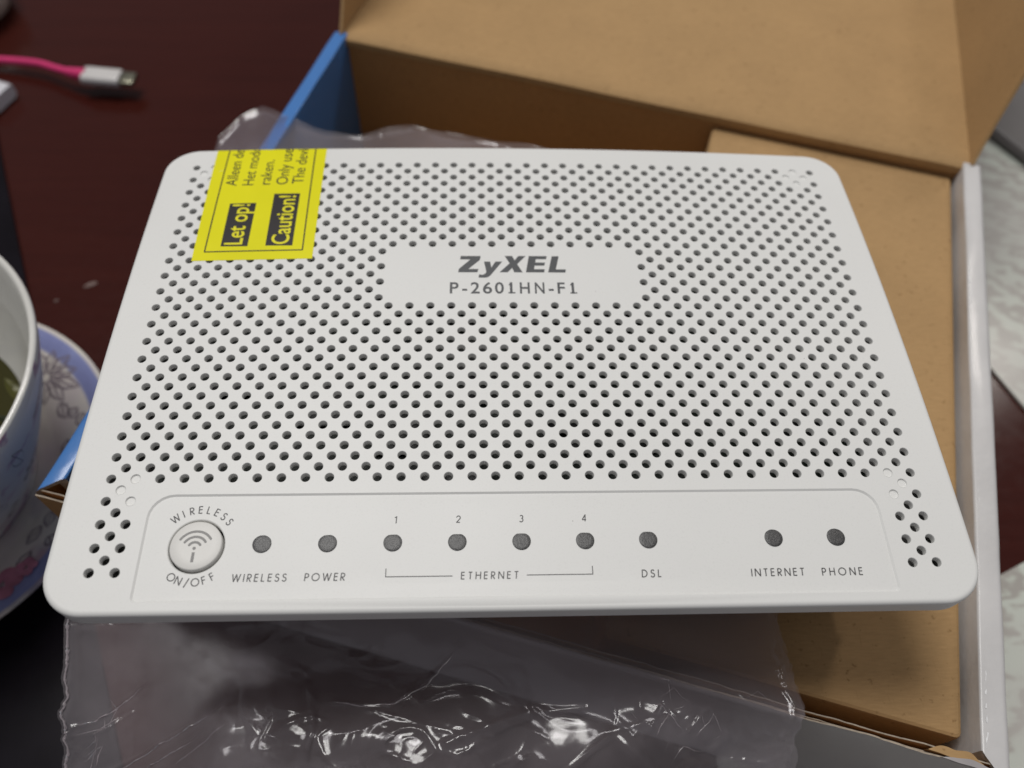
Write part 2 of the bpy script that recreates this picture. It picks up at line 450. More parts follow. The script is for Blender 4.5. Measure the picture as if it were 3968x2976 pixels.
put_caps('lettering', 'WIRELESS', -57.3, -46.75, -59.45, 1.55, router)
put_caps('lettering', 'POWER', -43.1, -35.3, -59.45, 1.55, router)
put_caps('lettering', 'ETHERNET', -12.2, -.85, -59.5, 1.5, router)
put_caps('lettering', 'DSL', 24.15, 28.0, -59.6, 1.55, router)
put_caps('lettering', 'INTERNET', 46.45, 57.2, -59.75, 1.58, router)
put_caps('lettering', 'PHONE', 60.95, 69.2, -59.82, 1.58, router)
for t, x in (('1', -25.95), ('2', -13.3), ('3', -.2), ('4', 12.75)):
    g = glyph(t)[0] * 1.5
    put_caps('lettering', t, x, x + g, -47.72, 1.5, router)
put_arc('lettering', 'WIRELESS', BX, BY, 7.75, 131, 41, 1.6, router)
put_arc('lettering', 'ON/OFF', BX, BY, 7.35, 238, 303, 1.6, router, True)
for sgn, P in ((0, [(-27.2, -57.2), (-27.2, -58.8), (-14.0, -58.8)]), (1, [(1.0, -58.8), (14.2, -58.8), (14.2, -57.2)])):
    mb = MB(); hw = .085
    for k in range(2):
        a, b = Vector(P[k]), Vector(P[k + 1]); d = (b - a).normalized(); n = Vector((-d.y, d.x)) * hw
        a = a - d * hw; b = b + d * hw
        mb.poly([(q.x, q.y, topz(q.x, q.y) + .03 + k * .006) for q in (a + n, a - n, b - n, b + n)])
    mb.obj('printed_bracket', INK, router, smooth=False)

# indicator lights
ledx = [-52.3, -39.2, -26.1, -13.03, .07, 13.12, 26.15, 52.3, 65.4]
led0 = None
for x in ledx:
    z = topz(x, -51.75)
    if led0 is None:
        mb = MB(); n = 40
        rows = [[(r * math.cos(2 * math.pi * k / n), r * math.sin(2 * math.pi * k / n), dz) for k in range(n)] for r, dz in ((1.90, .0), (1.88, .05), (1.80, .085), (1.2, .095), (.4, .10))]
        mb.quadgrid(rows, True); mb.poly(rows[-1])
        led0 = mb.obj('indicator_light', LED, router, sharp=50); o = led0
    else:
        o = led0.copy(); COL.objects.link(o); o.parent = router
    o.location = (x * MM, -51.75 * MM, z * MM)
    o.rotation_euler = (0, 0, random.uniform(0, 6))
# button
mb = MB(); n = 56; bz = topz(BX, BY)
rows = [[(BX + r * math.cos(2 * math.pi * k / n), BY + r * math.sin(2 * math.pi * k / n), bz + dz) for k in range(n)] for r, dz in ((5.12, -2.2), (5.12, .30), (5.05, .46), (4.88, .55), (3, .54), (.5, .53))]
mb.quadgrid(rows, True); mb.poly(rows[-1])
btn = mb.obj('push_button', m_plastic('button_plastic', (.71, .70, .67)), router, sharp=40)
mb = MB(); cz = bz + .575; ix, iy = -65.4, -52.75
def strip(pts, hw, z):
    rows = [[], []]
    for k, p in enumerate(pts):
        a = Vector(pts[max(0, k - 1)]); b = Vector(pts[min(len(pts) - 1, k + 1)]); d = (b - a).normalized(); nn = Vector((-d.y, d.x)) * hw
        q = Vector(p); rows[0].append((*(q - nn), z)); rows[1].append((*(q + nn), z))
    mb.quadgrid(rows)
    for e in (pts[0], pts[-1]): pass
for r in (1.28, 2.42, 3.55):
    strip([(ix + r * math.cos(math.radians(a)), iy + r * math.sin(math.radians(a))) for a in range(33, 149, 5)], .24, cz)
    for a in (33, 148):
        cx, cy = ix + r * math.cos(math.radians(a)), iy + r * math.sin(math.radians(a))
        mb.poly([(cx + .24 * math.cos(t * .6283), cy + .24 * math.sin(t * .6283), cz + .004) for t in range(10)])
mb.poly([(ix + .33 * math.cos(t * .5236), iy + .33 * math.sin(t * .5236), cz) for t in range(12)])
mb.poly([(ix + .30, iy - .85, cz), (ix + .30, iy - 2.9, cz), (ix - .27, iy - 2.9, cz), (ix - .27, iy - .85, cz)][::-1])
mb.obj('wireless_symbol', ICON, btn, smooth=False)

# ---- warning label, wrapped over the back edge
YE = CY + HY - FIL
def wrap(x, y, off):
    """point of the sheet lying at (x, y) measured along the surface, lifted by off"""
    if y <= YE: return (x, y, crown(x, y) + off)
    s = y - YE; z0 = crown(x, YE); q = FIL * math.pi / 2
    if s < q:
        th = s / FIL
        return (x, YE + (FIL + off) * math.sin(th), z0 - FIL + (FIL + off) * math.cos(th))
    return (x, YE + FIL + off + .05, z0 - FIL - (s - q))
lab = thing('warning_label', '', ''); del lab['label']; del lab['category']
bpy.data.objects.remove(lab)
mb = MB()
ys = [22.2 + k * 1.1 for k in range(38)] + [YE + k * .45 for k in range(1, 16)]
def lx(t, y): # sides lean a little
    l = -79.45 - (y - 22) * .026; r = -49.75 - (y - 22) * .014
    return l + (r - l) * t
rows = [[wrap(lx(t / 10, y), y + .43 * t / 10 * max(0, (64 - y) / 42), .06) for t in range(11)] for y in ys]
mb.quadgrid(rows)
rows2 = [rows[0], [(x, y, z - .05) for x, y, z in rows[0]]]
mb.quadgrid(rows2, flip=True)
label = mb.obj('warning_label', YELLOW, router)
def lstrip(p, q, hw, mat, name, off=.085, n=14):
    mb = MB(); p = Vector(p); q = Vector(q); d = (q - p).normalized(); nn = Vector((-d.y, d.x)) * hw
    rows = [[], []]
    for k in range(n + 1):
        c = p + (q - p) * k / n
        rows[0].append(wrap(*(c - nn), off)); rows[1].append(wrap(*(c + nn), off))
    mb.quadgrid(rows); return mb
fr = MB()
for p, q in (((-76.75, 25.2), (-77.25, 69)), ((-52.5, 25.56), (-53.5, 69)), ((-76.85, 25.2), (-52.4, 25.56))):
    s = lstrip(p, q, .17, BLACK, 'x', .085 + .004 * len(fr.f) / 14, 40); b = len(fr.v); fr.v += s.v; fr.f += [tuple(i + b for i in f) for f in s.f]; fr.m += s.m
fr.obj('printed_frame', BLACK, label, smooth=False)
def lblock(P, name):
    mb = MB(); a, b, c, d = map(Vector, P)
    mb.quadgrid([[wrap(*(a.lerp(d, i / 14).lerp(b.lerp(c, i / 14), j / 6)), .075) for j in range(7)] for i in range(15)])
    mb.obj(name, BLACK, label, smooth=False)
lblock([(-73.1, 27.05), (-66.4, 27.0), (-66.5, 42.75), (-73.35, 42.65)], 'printed_block')
lblock([(-61.96, 27.15), (-55.2, 27.1), (-55.5, 46.25), (-62.3, 46.2)], 'printed_block')
def ltext(text, xb, y0, y1, cap, mat, off, bold=0.0, cut=None):
    """text running up the label: baseline x = xb, letters' tops towards -x"""
    V, F = font_geo(text, 1.0, bold); xs = [v[0] for v in V]; a, b = min(xs), max(xs)
    mb = MB(); mb.v = [wrap(xb - v / CAPH * cap - .012 * (u - a) / (b - a) * (y1 - y0), y0 + (u - a) / (b - a) * (y1 - y0), off) for u, v in V]
    mb.f = F; mb.m = [0] * len(F); mb.obj('lettering', mat, label, smooth=False)
ltext('Let op!', -67.9, 27.6, 42.3, 4.4, YINK, .105, .012)
ltext('Caution!', -56.3, 27.6, 45.4, 4.3, YINK, .105, .012)
ltext('Alleen de', -72.9, 49.6, 64.9, 2.95, BLACK, .09)
ltext('Het mode', -68.4, 49.8, 65.4, 2.95, BLACK, .09)
ltext('raken.', -64.0, 49.9, 60.1, 2.9, BLACK, .09)
ltext('Only use', -59.4, 49.9, 64.8, 3.05, BLACK, .09)
ltext('The devi', -55.2, 50.1, 64.5, 3.0, BLACK, .09)

# ================================================================== SETTING: table
TZ = -100.0
mb = MB(); mb.box((-700, -500, TZ - 30), (1500, 0, 0), (0, 1400, 0), (0, 0, 30))
tb = mb.obj('table', m_wood(), smooth=False); tb['kind'] = 'structure'
# dark mat under the cup
mb = MB()
P = [(-249, 245), (-116, -62), (-60, -192), (-420, -192), (-520, 245)]
P = P[::-1] if False else P
top = [(x, y, TZ + 1.6) for x, y in P]; bot = [(x, y, TZ + .2) for x, y in P]
mb.poly(top[::-1]); mb.quadgrid([bot, top], True, flip=False)
DARKMAT = plain('black_mat', (.0065, .005, .0075), .25, .3, 60, .02, spec=.12)
tag(mb.obj('placemat', DARKMAT, smooth=False), 'thin black mat under the floral saucer at the left edge', 'mat')
# pale mats
def m_pale():
    t = NT('pale_green_patterned_vinyl')
    v = t.add('ShaderNodeTexWave', wave_type='RINGS', rings_direction='SPHERICAL'); v.inputs['Scale'].default_value = 10; v.inputs['Distortion'].default_value = 7
    v.inputs['Detail'].default_value = 2; v.inputs['Detail Scale'].default_value = 4.
    t.link(t.mapping((2.2, 4.2, 1), (0, 0, .3), (.3, .1, 0)), v.inputs['Vector'])
    n = t.noise(16, 3)
    c = t.ramp(v.outputs['Fac'], [(.15, (.36, .34, .31)), (.5, (.47, .485, .43)), (.85, (.52, .55, .49))])
    c = t.mix(t.ramp(n, [(.4, (0, 0, 0)), (.6, (.6, .6, .6))]), c, (.48, .46, .43))
    t.set(color=c, rough=.35, spec=.4, coat=.2, coatr=.2); return t.m
PALE = m_pale()
def slab(name, P, z0, z1, mat, parent=None):
    mb = MB(); top = [(x, y, z1) for x, y in P]; bot = [(x, y, z0) for x, y in P]
    mb.poly(top); mb.quadgrid([bot, top], True); return mb.obj(name, mat, parent, smooth=False)
tag(slab('placemat', [(174, 90), (232, -60), (520, -60), (520, 420), (90, 420), (110, 260)], TZ + .2, TZ + 1.4, PALE), 'pale green swirl patterned vinyl mat right of the box, upper one', 'mat')
tag(slab('placemat', [(150, -33), (200, -11), (400, 5), (400, -300), (60, -300), (60, -60)], TZ + .2, TZ + 1.4, PALE), 'pale vinyl mat peeking out beside the lower right box corner', 'mat')
# grey case
case = thing('flat_case', 'dark grey flat case with lighter stripe on the pale mat, top right', 'case'); at(case, 300, 230, TZ + 1.4)
gd = Vector((.496, -.868, 0)); gn = Vector((.868, .496, 0)); g0 = Vector((226, 191, TZ + 1.5))
GREY = plain('grey_plastic', (.125, .115, .112), .4, .08, 60, .1)
mb = MB()
rows = []
for s in (-90, 260):
    rows.append([tuple(g0 + gd * s + gn * a + Vector((0, 0, h))) for a, h in ((.8, 0), (0, .8), (0, 3), (1.5, 5), (4, 6), (31, 8), (33, 9.2), (35, 9.6), (44, 9.9), (46, 9.2), (48, 8), (150, 8))])
mb.quadgrid(rows, flip=True); mb.obj('body', GREY, case)
mb = MB(); mb.box(g0 + gd * -90 + gn * 34 + Vector((0, 0, 9.3)), gd * 350, gn * 9.5, (0, 0, 1.0)); mb.obj('trim_stripe', plain('light_grey_trim', (.33, .31, .32), .35), case, smooth=False)
mb = MB(); mb.box(g0 + gd * -90 + gn * 46 + Vector((0, 0, 7.6)), gd * 350, gn * 100, (0, 0, 1.2)); mb.obj('dark_panel', plain('dark_olive_panel', (.045, .038, .028), .4), case, smooth=False)

# ================================================================== CARDBOARD BOX
ang = math.radians(-17.0); EU = Vector((math.cos(ang), math.sin(ang), 0)); EV = Vector((-EU.y, EU.x, 0)); O0 = Vector((-120.0, -24.7, 0))
RZ = -35.0
def B(u, v, z): q = O0 + EU * u + EV * v; return (q.x, q.y, z)
box = thing('cardboard_box', 'open shipping box with blue left wall, white right wall and kraft lid folded back', 'box'); at(box, 0, 40, TZ)
def fold_wall(name, u0, width, sgn, v0, v1, mat, parent, skew=0):
    """hollow folded wall: outer sheet, rounded top, inner sheet. sgn=+1 : outer side at u0, wall grows to +u"""
    t = 1.3; r = 1.7
    def prof(rr, ins):
        ri = .7 if ins == 0 else .4
        P = [(0 + ins, TZ + 1.0), (0 + ins, RZ - rr)]
        for k in range(1, 7):
            a = math.radians(180 - 90 * k / 6); P.append((ins + rr + rr * math.cos(a), RZ - ins - rr + rr * math.sin(a)))
        for k in range(0, 7):
            a = math.radians(90 - 90 * k / 6); P.append((width - ins - ri + ri * math.cos(a), RZ - ins - ri + ri * math.sin(a) + .15))
        P.append((width - ins, TZ + 1.0)); return P
    mb = MB(); n = 40; outer = []; inner = []
    for k in range(n + 1):
        v = v0 + (v1 - v0) * k / n
        j = [noise.noise((v * .05, i * .13, u0)) * .22 + noise.noise((v * .3, i * .3, u0 + 7)) * .07 for i in range(40)]
        sk = skew * (1 - k / n) ** 12 / width
        outer.append([B(u0 + sgn * (a + j[i]), v + sk * a + (.5 * noise.noise((i * .7, v, 3)) if k == 0 else 0), z + j[i + 15]) for i, (a, z) in enumerate(prof(r, 0))])
        inner.append([B(u0 + sgn * a, v + sk * a, z) for a, z in prof(.8, t)])
    fl = sgn > 0
    mb.quadgrid(outer, mi=0, flip=not fl); mb.quadgrid(inner, mi=1, flip=fl)
    mb.quadgrid([outer[0], inner[0]], mi=2, flip=fl); mb.quadgrid([outer[-1], inner[-1]], mi=2, flip=not fl)
    o = mb.obj(name, [mat, KRAFT_SHADED, KEDGE], parent, sharp=60)
    return o
lw = fold_wall('side_wall', 0, 5.6, 1, .6, 198, BLUE, box, 5.5); lw['label'] = 'glossy blue folded side wall on the left'
rw = fold_wall('side_wall', 237.3, 6.6, -1, -3.8, 197.5, BOXWHITE, box, 7.5); rw['label'] = 'glossy white folded side wall on the right'
# cracked fold lines, their sparkle highlight painted in as bright white strips
def crack(u, v0, v1, name, mat, parent, amp=.25, wd=.24, gaps=.22):
    mb = MB(); v = v0; rnd = random.Random(int(u * 10))
    rows = [[], []]; x = 0
    while v < v1:
        x += rnd.uniform(-amp, amp); x *= .85
        h = wd * (.35 + .9 * rnd.random())
        if rnd.random() < gaps and len(rows[0]) > 1:
            mb.quadgrid([rows[0], rows[1]]); rows = [[], []]; v += rnd.uniform(.5, 1.5)
        rows[0].append(B(u + x - h, v, RZ + .04 + .12)); rows[1].append(B(u + x + h, v, RZ + .02))
        v += rnd.uniform(.5, 1.1)
    if len(rows[0]) > 1: mb.quadgrid([rows[0], rows[1]])
    return mb.obj(name, mat, parent, smooth=False)
CRK = plain('white_crack_sparkle', (.86, .86, .86), .3)
crack(231.9, 4.5, 190, 'crack_sparkle', CRK, rw)
crack(4.6, 6.5, 24, 'crack_sparkle', CRK, lw, .3, .13)
# back wall (kraft, two faces) and bottom
mb = MB(); mb.box(B(5.7, 196.8, TZ + .8), EU * 225.2, EV * 2.6, (0, 0, RZ - TZ - 1.4)); mb.obj('back_wall', KRAFT_SHADED, box, smooth=False)
mb = MB(); mb.box(B(1, 1, TZ + .3), EU * 235, EV * 197, (0, 0, 1.6)); mb.obj('bottom_panel', KRAFT, box, smooth=False)
# front wall: torn layered edge
mb = MB(); n = 240
def edge_z(u, s): return RZ - 1.0 + .9 * noise.noise((u * .05, s, 0)) + .5 * noise.noise((u * .35, s, 3)) + .25 * noise.noise((u * 1.3, s, 8))
def ply(v_a, v_b, s, dz, mi):
    outer, inn = [], []
    for k in range(n + 1):
        u = .5 + 234.5 * k / n; z = edge_z(u, s) + dz; wob = .35 * noise.noise((u * .08, s, 5))
        outer.append([B(u, v_a, TZ + 1), B(u, v_a + wob * .3, z - 3), B(u, v_a + wob, z)])
        inn.append([B(u, v_b, TZ + 1), B(u, v_b + wob * .3, z - 3), B(u, v_b + wob, z)])
    f0 = len(mb.f); mb.quadgrid(outer, mi=mi)
    for i in range(f0, f0 + 28): mb.m[i] = 1     # printed liner torn off at the left end
    mb.quadgrid(inn, mi=1, flip=True)
    mb.quadgrid([[r[-1] for r in outer], [r[-1] for r in inn]], mi=2, flip=True)
    mb.quadgrid([outer[0], inn[0]], mi=2); mb.quadgrid([outer[-1], inn[-1]], mi=2, flip=True)
ply(.0, .35, 1, .3, 0)      # printed liner
ply(.60, .85, 2, -1.1, 1)
ply(1.5, 1.8, 4, .4, 1)
fw = mb.obj('front_wall', [BOXWHITE_SHADED, KRAFT_SHADED, KEDGE], box, sharp=40); fw['label'] = 'white outer front wall coloured grey for its shade, with a torn layered upper edge'
# torn shreds at the front right corner
mb = MB()
for (u0, u1, v, h, s, mi) in ((219, 231.5, .9, .5, 11, 1), (222, 235, .1, .7, 13, 3)):
    rows = [[], [], []]
    for k in range(25):
        u = u0 + (u1 - u0) * k / 24; f = math.sin(math.pi * k / 24)
        jj = .8 * noise.noise((u * .3, s, 1))
        rows[0].append(B(u, v, RZ - 2)); rows[1].append(B(u, v - .4 * f + jj * .3, RZ - .3 + h * f * .5)); rows[2].append(B(u, v + (1.7 * f + jj) * (1 if mi == 1 else .5), RZ - .4 + h * f + jj * .4))
    mb.quadgrid(rows, mi=mi); mb.quadgrid([[(x, y, z - .35) for x, y, z in r] for r in rows], mi=mi, flip=True)
mb.obj('torn_shreds', [KRAFT, KRAFT, KEDGE, BOXWHITE_SHADED], box)
# lid hinged at the back wall, folded right over
al = math.radians(-4.0)
H0 = Vector(B(3.4, 196.4, RZ - .1)); H1 = Vector(B(233.6, 196.4, RZ - .1)); LD = EV * math.cos(al) + Vector((0, 0, math.sin(al))); LN = EU.cross(LD)
lid_len = 178.0; LW = (H1 - H0).length
mb = MB(); rows = []
for k in range(33):
    x = LW * k / 32
    r = []
    for t in range(0, 21):
        s = lid_len * (t / 20) ** 1.6
        # rounded fold at the hinge
        zz = -1.5 * math.exp(-s / 1.2) + .35 * noise.noise((x * .02, s * .02, 4)) - .25 * math.exp(-min(x, LW - x) / 3.0)
        r.append(tuple(H0 + EU * x + LD * (s - .6) + LN * (zz + .4)))
    rows.append(r)
mb.quadgrid(rows, flip=True, mi=0)
mb.quadgrid([[tuple(Vector(p) - LN * 2.4) for p in r] for r in rows], mi=1)
bnd = [r[0] for r in rows]; mb.quadgrid([bnd, [tuple(Vector(p) - LN * 2.4) for p in bnd]], mi=0)
lid = mb.obj('lid', [KRAFT, BOXWHITE], box, sharp=50)
def side_flap(base, sgn, pts, lean, name):
    nn = (LN * math.cos(lean) + EU * sgn * math.sin(lean)).normalized()
    mb = MB(); N = len(pts); rows_i = [[], []]; rows_o = [[], []]
    th = EU * sgn * 1.1
    steps = 24
    for k in range(steps + 1):
        t = pts[-1][0] * (k / steps) ** 1.3
        for j in range(N - 1):
            if pts[j][0] <= t <= pts[j + 1][0]:
                f = (t - pts[j][0]) / (pts[j + 1][0] - pts[j][0]); h = pts[j][1] + f * (pts[j + 1][1] - pts[j][1]); break
        c = base + LD * t + LN * .3
        rows_i[0].append(tuple(c)); rows_i[1].append(tuple(c + nn * h + LD * 0))
        rows_o[0].append(tuple(c + th)); rows_o[1].append(tuple(c + nn * h + th))
    fl = sgn > 0
    def sub(R):
        out = []
        for q in range(9):
            out.append([tuple(Vector(a).lerp(Vector(b), q / 8)) for a, b in zip(R[0], R[1])])
        return out
    mb.quadgrid(sub(rows_i), mi=0, flip=fl); mb.quadgrid(sub(rows_o), mi=1, flip=not fl)
    mb.quadgrid([rows_i[1], rows_o[1]], mi=0, flip=fl); mb.quadgrid([rows_i[0], rows_o[0]], mi=2, flip=not fl)
    return mb.obj(name, [KRAFT, BOXWHITE, KEDGE], lid, sharp=50)
f1 = side_flap(H1 - EU * .6, 1, [(0, .2), (4, 6), (9, 16), (18, 36), (30, 56), (178, 58)], math.radians(9), 'side_flap')
f2 = side_flap(H0 + EU * .6, -1, [(0, .2), (4, 6), (9, 14), (18, 32), (30, 52), (178, 58)], math.radians(4), 'side_flap')
# inner carton
def rounded_slab(u0, u1, v0, v1, z0, z1, r, mat, name, parent=None):
    P = []
    for (cu, cv, a0) in ((u1 - r, v1 - r, 0), (u0 + r, v1 - r, 90), (u0 + r, v0 + r, 180), (u1 - r, v0 + r, 270)):
        for k in range(4):
            a = math.radians(a0 + 30 * k); P.append((cu, cv, math.cos(a), math.sin(a)))
    mb = MB(); rows = []
    for rr, z in ((r, z0), (r, z1 - 1.0), (r - .25, z1 - .35), (r - .9, z1)):
        rows.append([B(cu + rr * c, cv + rr * s, z) for cu, cv, c, s in P])
    mb.quadgrid(rows, True)
    # gently uneven top
    top = rows[-1]; mb.poly(top)
    return mb.obj(name, mat, parent, sharp=30)
tray = rounded_slab(145.5, 229.6, 6.6, 196.2, TZ + 2.2, -41, 1.6, KRAFT, 'inner_carton')
tag(tray, 'plain brown kraft carton filling the right part of the open box', 'carton')

# ================================================================== PLASTIC BAG
def lerp_tab(T, x):
    if x <= T[0][0]: return T[0][1]
    for (a, b), (c, d) in zip(T, T[1:]):
        if x <= c: return b + (d - b) * (x - a) / (c - a)
    return T[-1][1]
def seg_bump(x, y, P, wdt, amp):
    best = 9e9
    for (a, b), (c, d) in zip(P, P[1:]):
        dx, dy = c - a, d - b; t = max(0, min(1, ((x - a) * dx + (y - b) * dy) / (dx * dx + dy * dy)))
        best = min(best, math.hypot(x - a - t * dx, y - b - t * dy))
    return amp * math.exp(-(best / wdt) ** 2) if best < 4 * wdt else 0
CREASES = [([(-42, -74), (-35, -75), (-29, -75), (-22, -71), (-14, -64)], .8, 1.1),
           ([(-104, -77), (-98, -76), (-88, -68)], .5, 1.0), ([(-104, -79), (-96, -78), (-90, -74)], .4, .8),
           ([(-96, -87), (-84, -82), (-70, -76), (-66, -72)], .55, 1.2), ([(-92, -88), (-80, -84), (-72, -80)], .4, .9),
           ([(-48, -88), (-46, -80), (-48, -70)], 1.2, 1.6), ([(-16, -84), (-8, -81), (4, -77), (16, -77)], 1.5, 1.5),
           ([(28, -84), (33, -77), (38, -83)], .5, 1.4), ([(38, -83), (43, -78), (46, -84)], .5, 1.2), ([(50, -76), (56, -84)], .6, 1.0),
           ([(-60, -88), (-56, -78)], .6, 1.0), ([(10, -90), (22, -82), (34, -80)], 1.0, 1.0)]
YB = [(0, 104), (.05, 112), (.12, 117), (.22, 116), (.32, 109), (.42, 107), (.5, 110), (.6, 112), (.75, 107), (.85, 104), (1, 97)]
XL = [(-105, -103.5), (-86, -104.8), (-70, -106.8), (-54, -108.6), (-40, -103), (60, -97), (112, -94)]
XR = [(-105, 61), (-92, 61.5), (-85, 62), (-79, 64), (-71, 63), (-60, 62.3), (60, 44), (85, 36), (100, 22), (112, 12)]
def bag_layer(dz, seed, film, name, parent, ncol=520):
    ysf = [-105 + .36 * k for k in range(175)]
    ysb = [-40, -20, 0, 20, 40, 56]
    rows = []
    for y0 in ysf + ysb + [62 + k * 1.6 for k in range(40)]:
        r = []
        for k in range(ncol + 1 if True else 0):
            t = k / ncol; ymax = lerp_tab(YB, t) + .5 * noise.noise((t * 14, seed, 0))
            y = y0
            if y > 60: y = 60 + (y0 - 60) / 64.4 * (ymax - 60)
            xl, xr = lerp_tab(XL, y), lerp_tab(XR, y)
            # ragged side edges at the hanging part
            if y < -56:
                rgd = min(1, (-56 - y) / 18)
                xl += rgd * (1.1 * noise.noise((y * .25, 3, 9)) + .45 * noise.noise((y * .9, 2, 9))); xr += 1.3 * noise.noise((y * .22, seed, 19)) + .5 * noise.noise((y * .8, 3, 9))
            x = xl + (xr - xl) * t
            if y > -42 and y < 61: z = -34.45 + dz * .1
            elif y <= -42:
                bv = (x + 120.0) * EV.x + (y + 24.7) * EV.y      # distance inside the front wall
                s = max(0, -bv - 1.0); fr = min(1, max(0, (-44 - y) / 12)) * (.35 + .65 * min(1, s / 6)); fo = min(1, s / 10)
                z = -34.5 - (11.5 * (1 - math.exp(-s / 7)) + .02 * s) * min(1, max(0, (-42 - y) / 12))
                if bv > 1: z -= .8 * min(1, (bv - 1) / 6) * min(1, max(0, (-46 - y) / 10))
                p = Vector((x * .035, y * .045, seed))
                z += 6.5 * math.exp(-((x + 30) / 28) ** 2 - ((y + 82) / 10) ** 2) + 4.5 * math.exp(-((x - 30) / 16) ** 2 - ((y + 84) / 7) ** 2)
                z -= .27 * max(0, -y - 55) * min(1, max(0, (-68 - x) / 22))
                lf = .18 + .82 * min(1, max(0, (x + 86) / 26))
                z += fr * fo * lf * (2.2 * noise.noise(p) + .8 * noise.noise(p * 2.7 + Vector((4, 4, seed)))) + fr * dz * (.5 + 1.0 * fo * (.6 + noise.noise(p * 2.2)))
                z += fr * .55 * noise.noise(Vector((x * .16 + y * .03, y * .03, seed + 20)))
                q = Vector((x * .06 + .03 * y, y * .09, seed + 4)); q2 = q + Vector((noise.noise(q) * .9, noise.noise(q + Vector((5, 5, 5))) * .9, 0))
                rg = 1 - abs(noise.noise(q2)) * 2.0
                z += fr * fo * lf * .6 * max(0, rg) ** 4
                patch = max(0, .55 * noise.noise(Vector((x * .04, y * .05, seed + 30))) + (.9 * min(1, max(0, (x - 26) / 12)) + (.8 if x < -93 else 0)) * min(1, max(0, (-74 - y) / 5)))
                patch += .7 * math.exp(-((x + 30) / 26) ** 2 - ((y + 83) / 6) ** 2)
                if patch > .02:
                    q3 = Vector((x * .27, y * .30, seed + 9)); q3 += Vector((noise.noise(q3 * .6), noise.noise(q3 * .6 + Vector((9, 1, 2))), 0)) * .9
                    rg = 1 - abs(noise.noise(q3)) * 2.0
                    z += fr * .32 * min(1.0, patch) * max(0, rg) ** 2.5
                for P, wd, am in CREASES: z += fr * seg_bump(x + (seed - 3) * .3, y, P, wd * .62, am * (.42 if dz >= 0 else .15))
                z += (.28 * math.exp(-((x - xl - .8) / .3) ** 2) if dz > 0 else 0) + .08 * math.exp(-((x - xl - 10.5) / .6) ** 2) * fr
                z += .5 * math.exp(-((xr - x - 2.5) / .5) ** 2)
            else:
                s = (y - 60) / 50; p = Vector((x * .05, y * .04, seed + 2))
                z = -34.4 + s * (2.2 * noise.noise(p) + dz * 1.2 - 1.5) + .12 * s * max(0, 1 - abs(noise.noise(Vector((x * .13 + y * .04, y * .09, seed + 7)))) * 2.3) ** 3
                z += 3 * s * s * math.exp(-((t - .1) / .09) ** 2) + .35 * math.exp(-((ymax - y) / 1.2) ** 2)
            r.append((x, y, z))
        rows.append(r)
    mb = MB(); mb.quadgrid(rows)
    if dz > 0: bag_layer.rows = rows
    return mb.obj(name, film, parent, sharp=180)
def m_film(name, haze, tint):
    t = NT(name); n = t.n
    tr = t.add('ShaderNodeBsdfTransparent'); tr.inputs[0].default_value = (*tint, 1)
    gl = t.add('ShaderNodeBsdfGlossy'); gl.inputs['Roughness'].default_value = .15; gl.inputs[0].default_value = (1, 1, 1, 1)
    df = t.add('ShaderNodeBsdfDiffuse'); df.inputs[0].default_value = (.80, .72, .75, 1)
    tl = t.add('ShaderNodeBsdfTranslucent'); tl.inputs[0].default_value = (.80, .72, .75, 1)
    fr = t.add('ShaderNodeFresnel'); fr.inputs[0].default_value = 1.5
    bp = t.add('ShaderNodeBump'); bp.inputs['Strength'].default_value = .2; bp.inputs['Distance'].default_value = .0004
    t.link(t.noise(110, 3, .5), bp.inputs['Height'])
    for x in (gl, fr): t.link(bp.outputs[0], x.inputs['Normal'])
    mx0 = t.add('ShaderNodeMixShader'); mx0.inputs[0].default_value = .5; t.link(df.outputs[0], mx0.inputs[1]); t.link(tl.outputs[0], mx0.inputs[2])
    mx1 = t.add('ShaderNodeMixShader'); t.link(t.ramp(t.noise(30, 4), [(.3, (haze * .6,) * 3), (.75, (haze * 1.3,) * 3)]), mx1.inputs[0])
    t.link(tr.outputs[0], mx1.inputs[1]); t.link(mx0.outputs[0], mx1.inputs[2])
    mx2 = t.add('ShaderNodeMixShader'); ml = t.add('ShaderNodeMath', operation='MULTIPLY'); ml.inputs[1].default_value = 1.05
    t.link(fr.outputs[0], ml.inputs[0]); t.link(ml.outputs[0], mx2.inputs[0]); t.link(mx1.outputs[0], mx2.inputs[1]); t.link(gl.outputs[0], mx2.inputs[2])
    t.link(mx2.outputs[0], t.out.inputs['Surface']); return t.m
FILM = m_film('clear_plastic_film', .155, (.96, .95, .97))
bag = thing('plastic_bag', 'crumpled clear plastic bag under the router, hanging over the box front', 'bag'); at(bag, -20, 0, -34.5)
bag_layer(1, 3.0, FILM, 'film_sheet', bag)
bag_layer(-1, 11.0, FILM, 'film_sheet', bag, 360)

# creases and sealed edge as added hazy tubes, shaped to glint on the upper sheet
def sheet_z(x, y):
    R_ = bag_layer.rows; k = min(range(170), key=lambda i: abs(R_[i][0][1] - y)); r = R_[k]
    j = min(range(len(r)), key=lambda i: abs(r[i][0] - x)); return r[j][2]
def ridge_tube(mb, pts, r0):
    n = 6; rows = []
    for k, p in enumerate(pts):
        a = Vector(pts[max(0, k - 1)]); b = Vector(pts[min(len(pts) - 1, k + 1)]); d = (b - a).normalized(); u = d.cross(Vector((0, 0, 1))).normalized(); v = u.cross(d)
        r = r0 * (.25 + .9 * abs(noise.noise((k * .31, p[0], p[1])))) * (min(1, k / 4, (len(pts) - 1 - k) / 4) + .05)
        rows.append([tuple(Vector(p) + u * r * math.cos(2 * math.pi * j / n) + v * r * math.sin(2 * math.pi * j / n)) for j in range(n)])
    mb.quadgrid(rows, True)
FILM_EDGE = m_film('glint_ridge_film', .5, (.95, .94, .95))
mb = MB()
R_ = bag_layer.rows
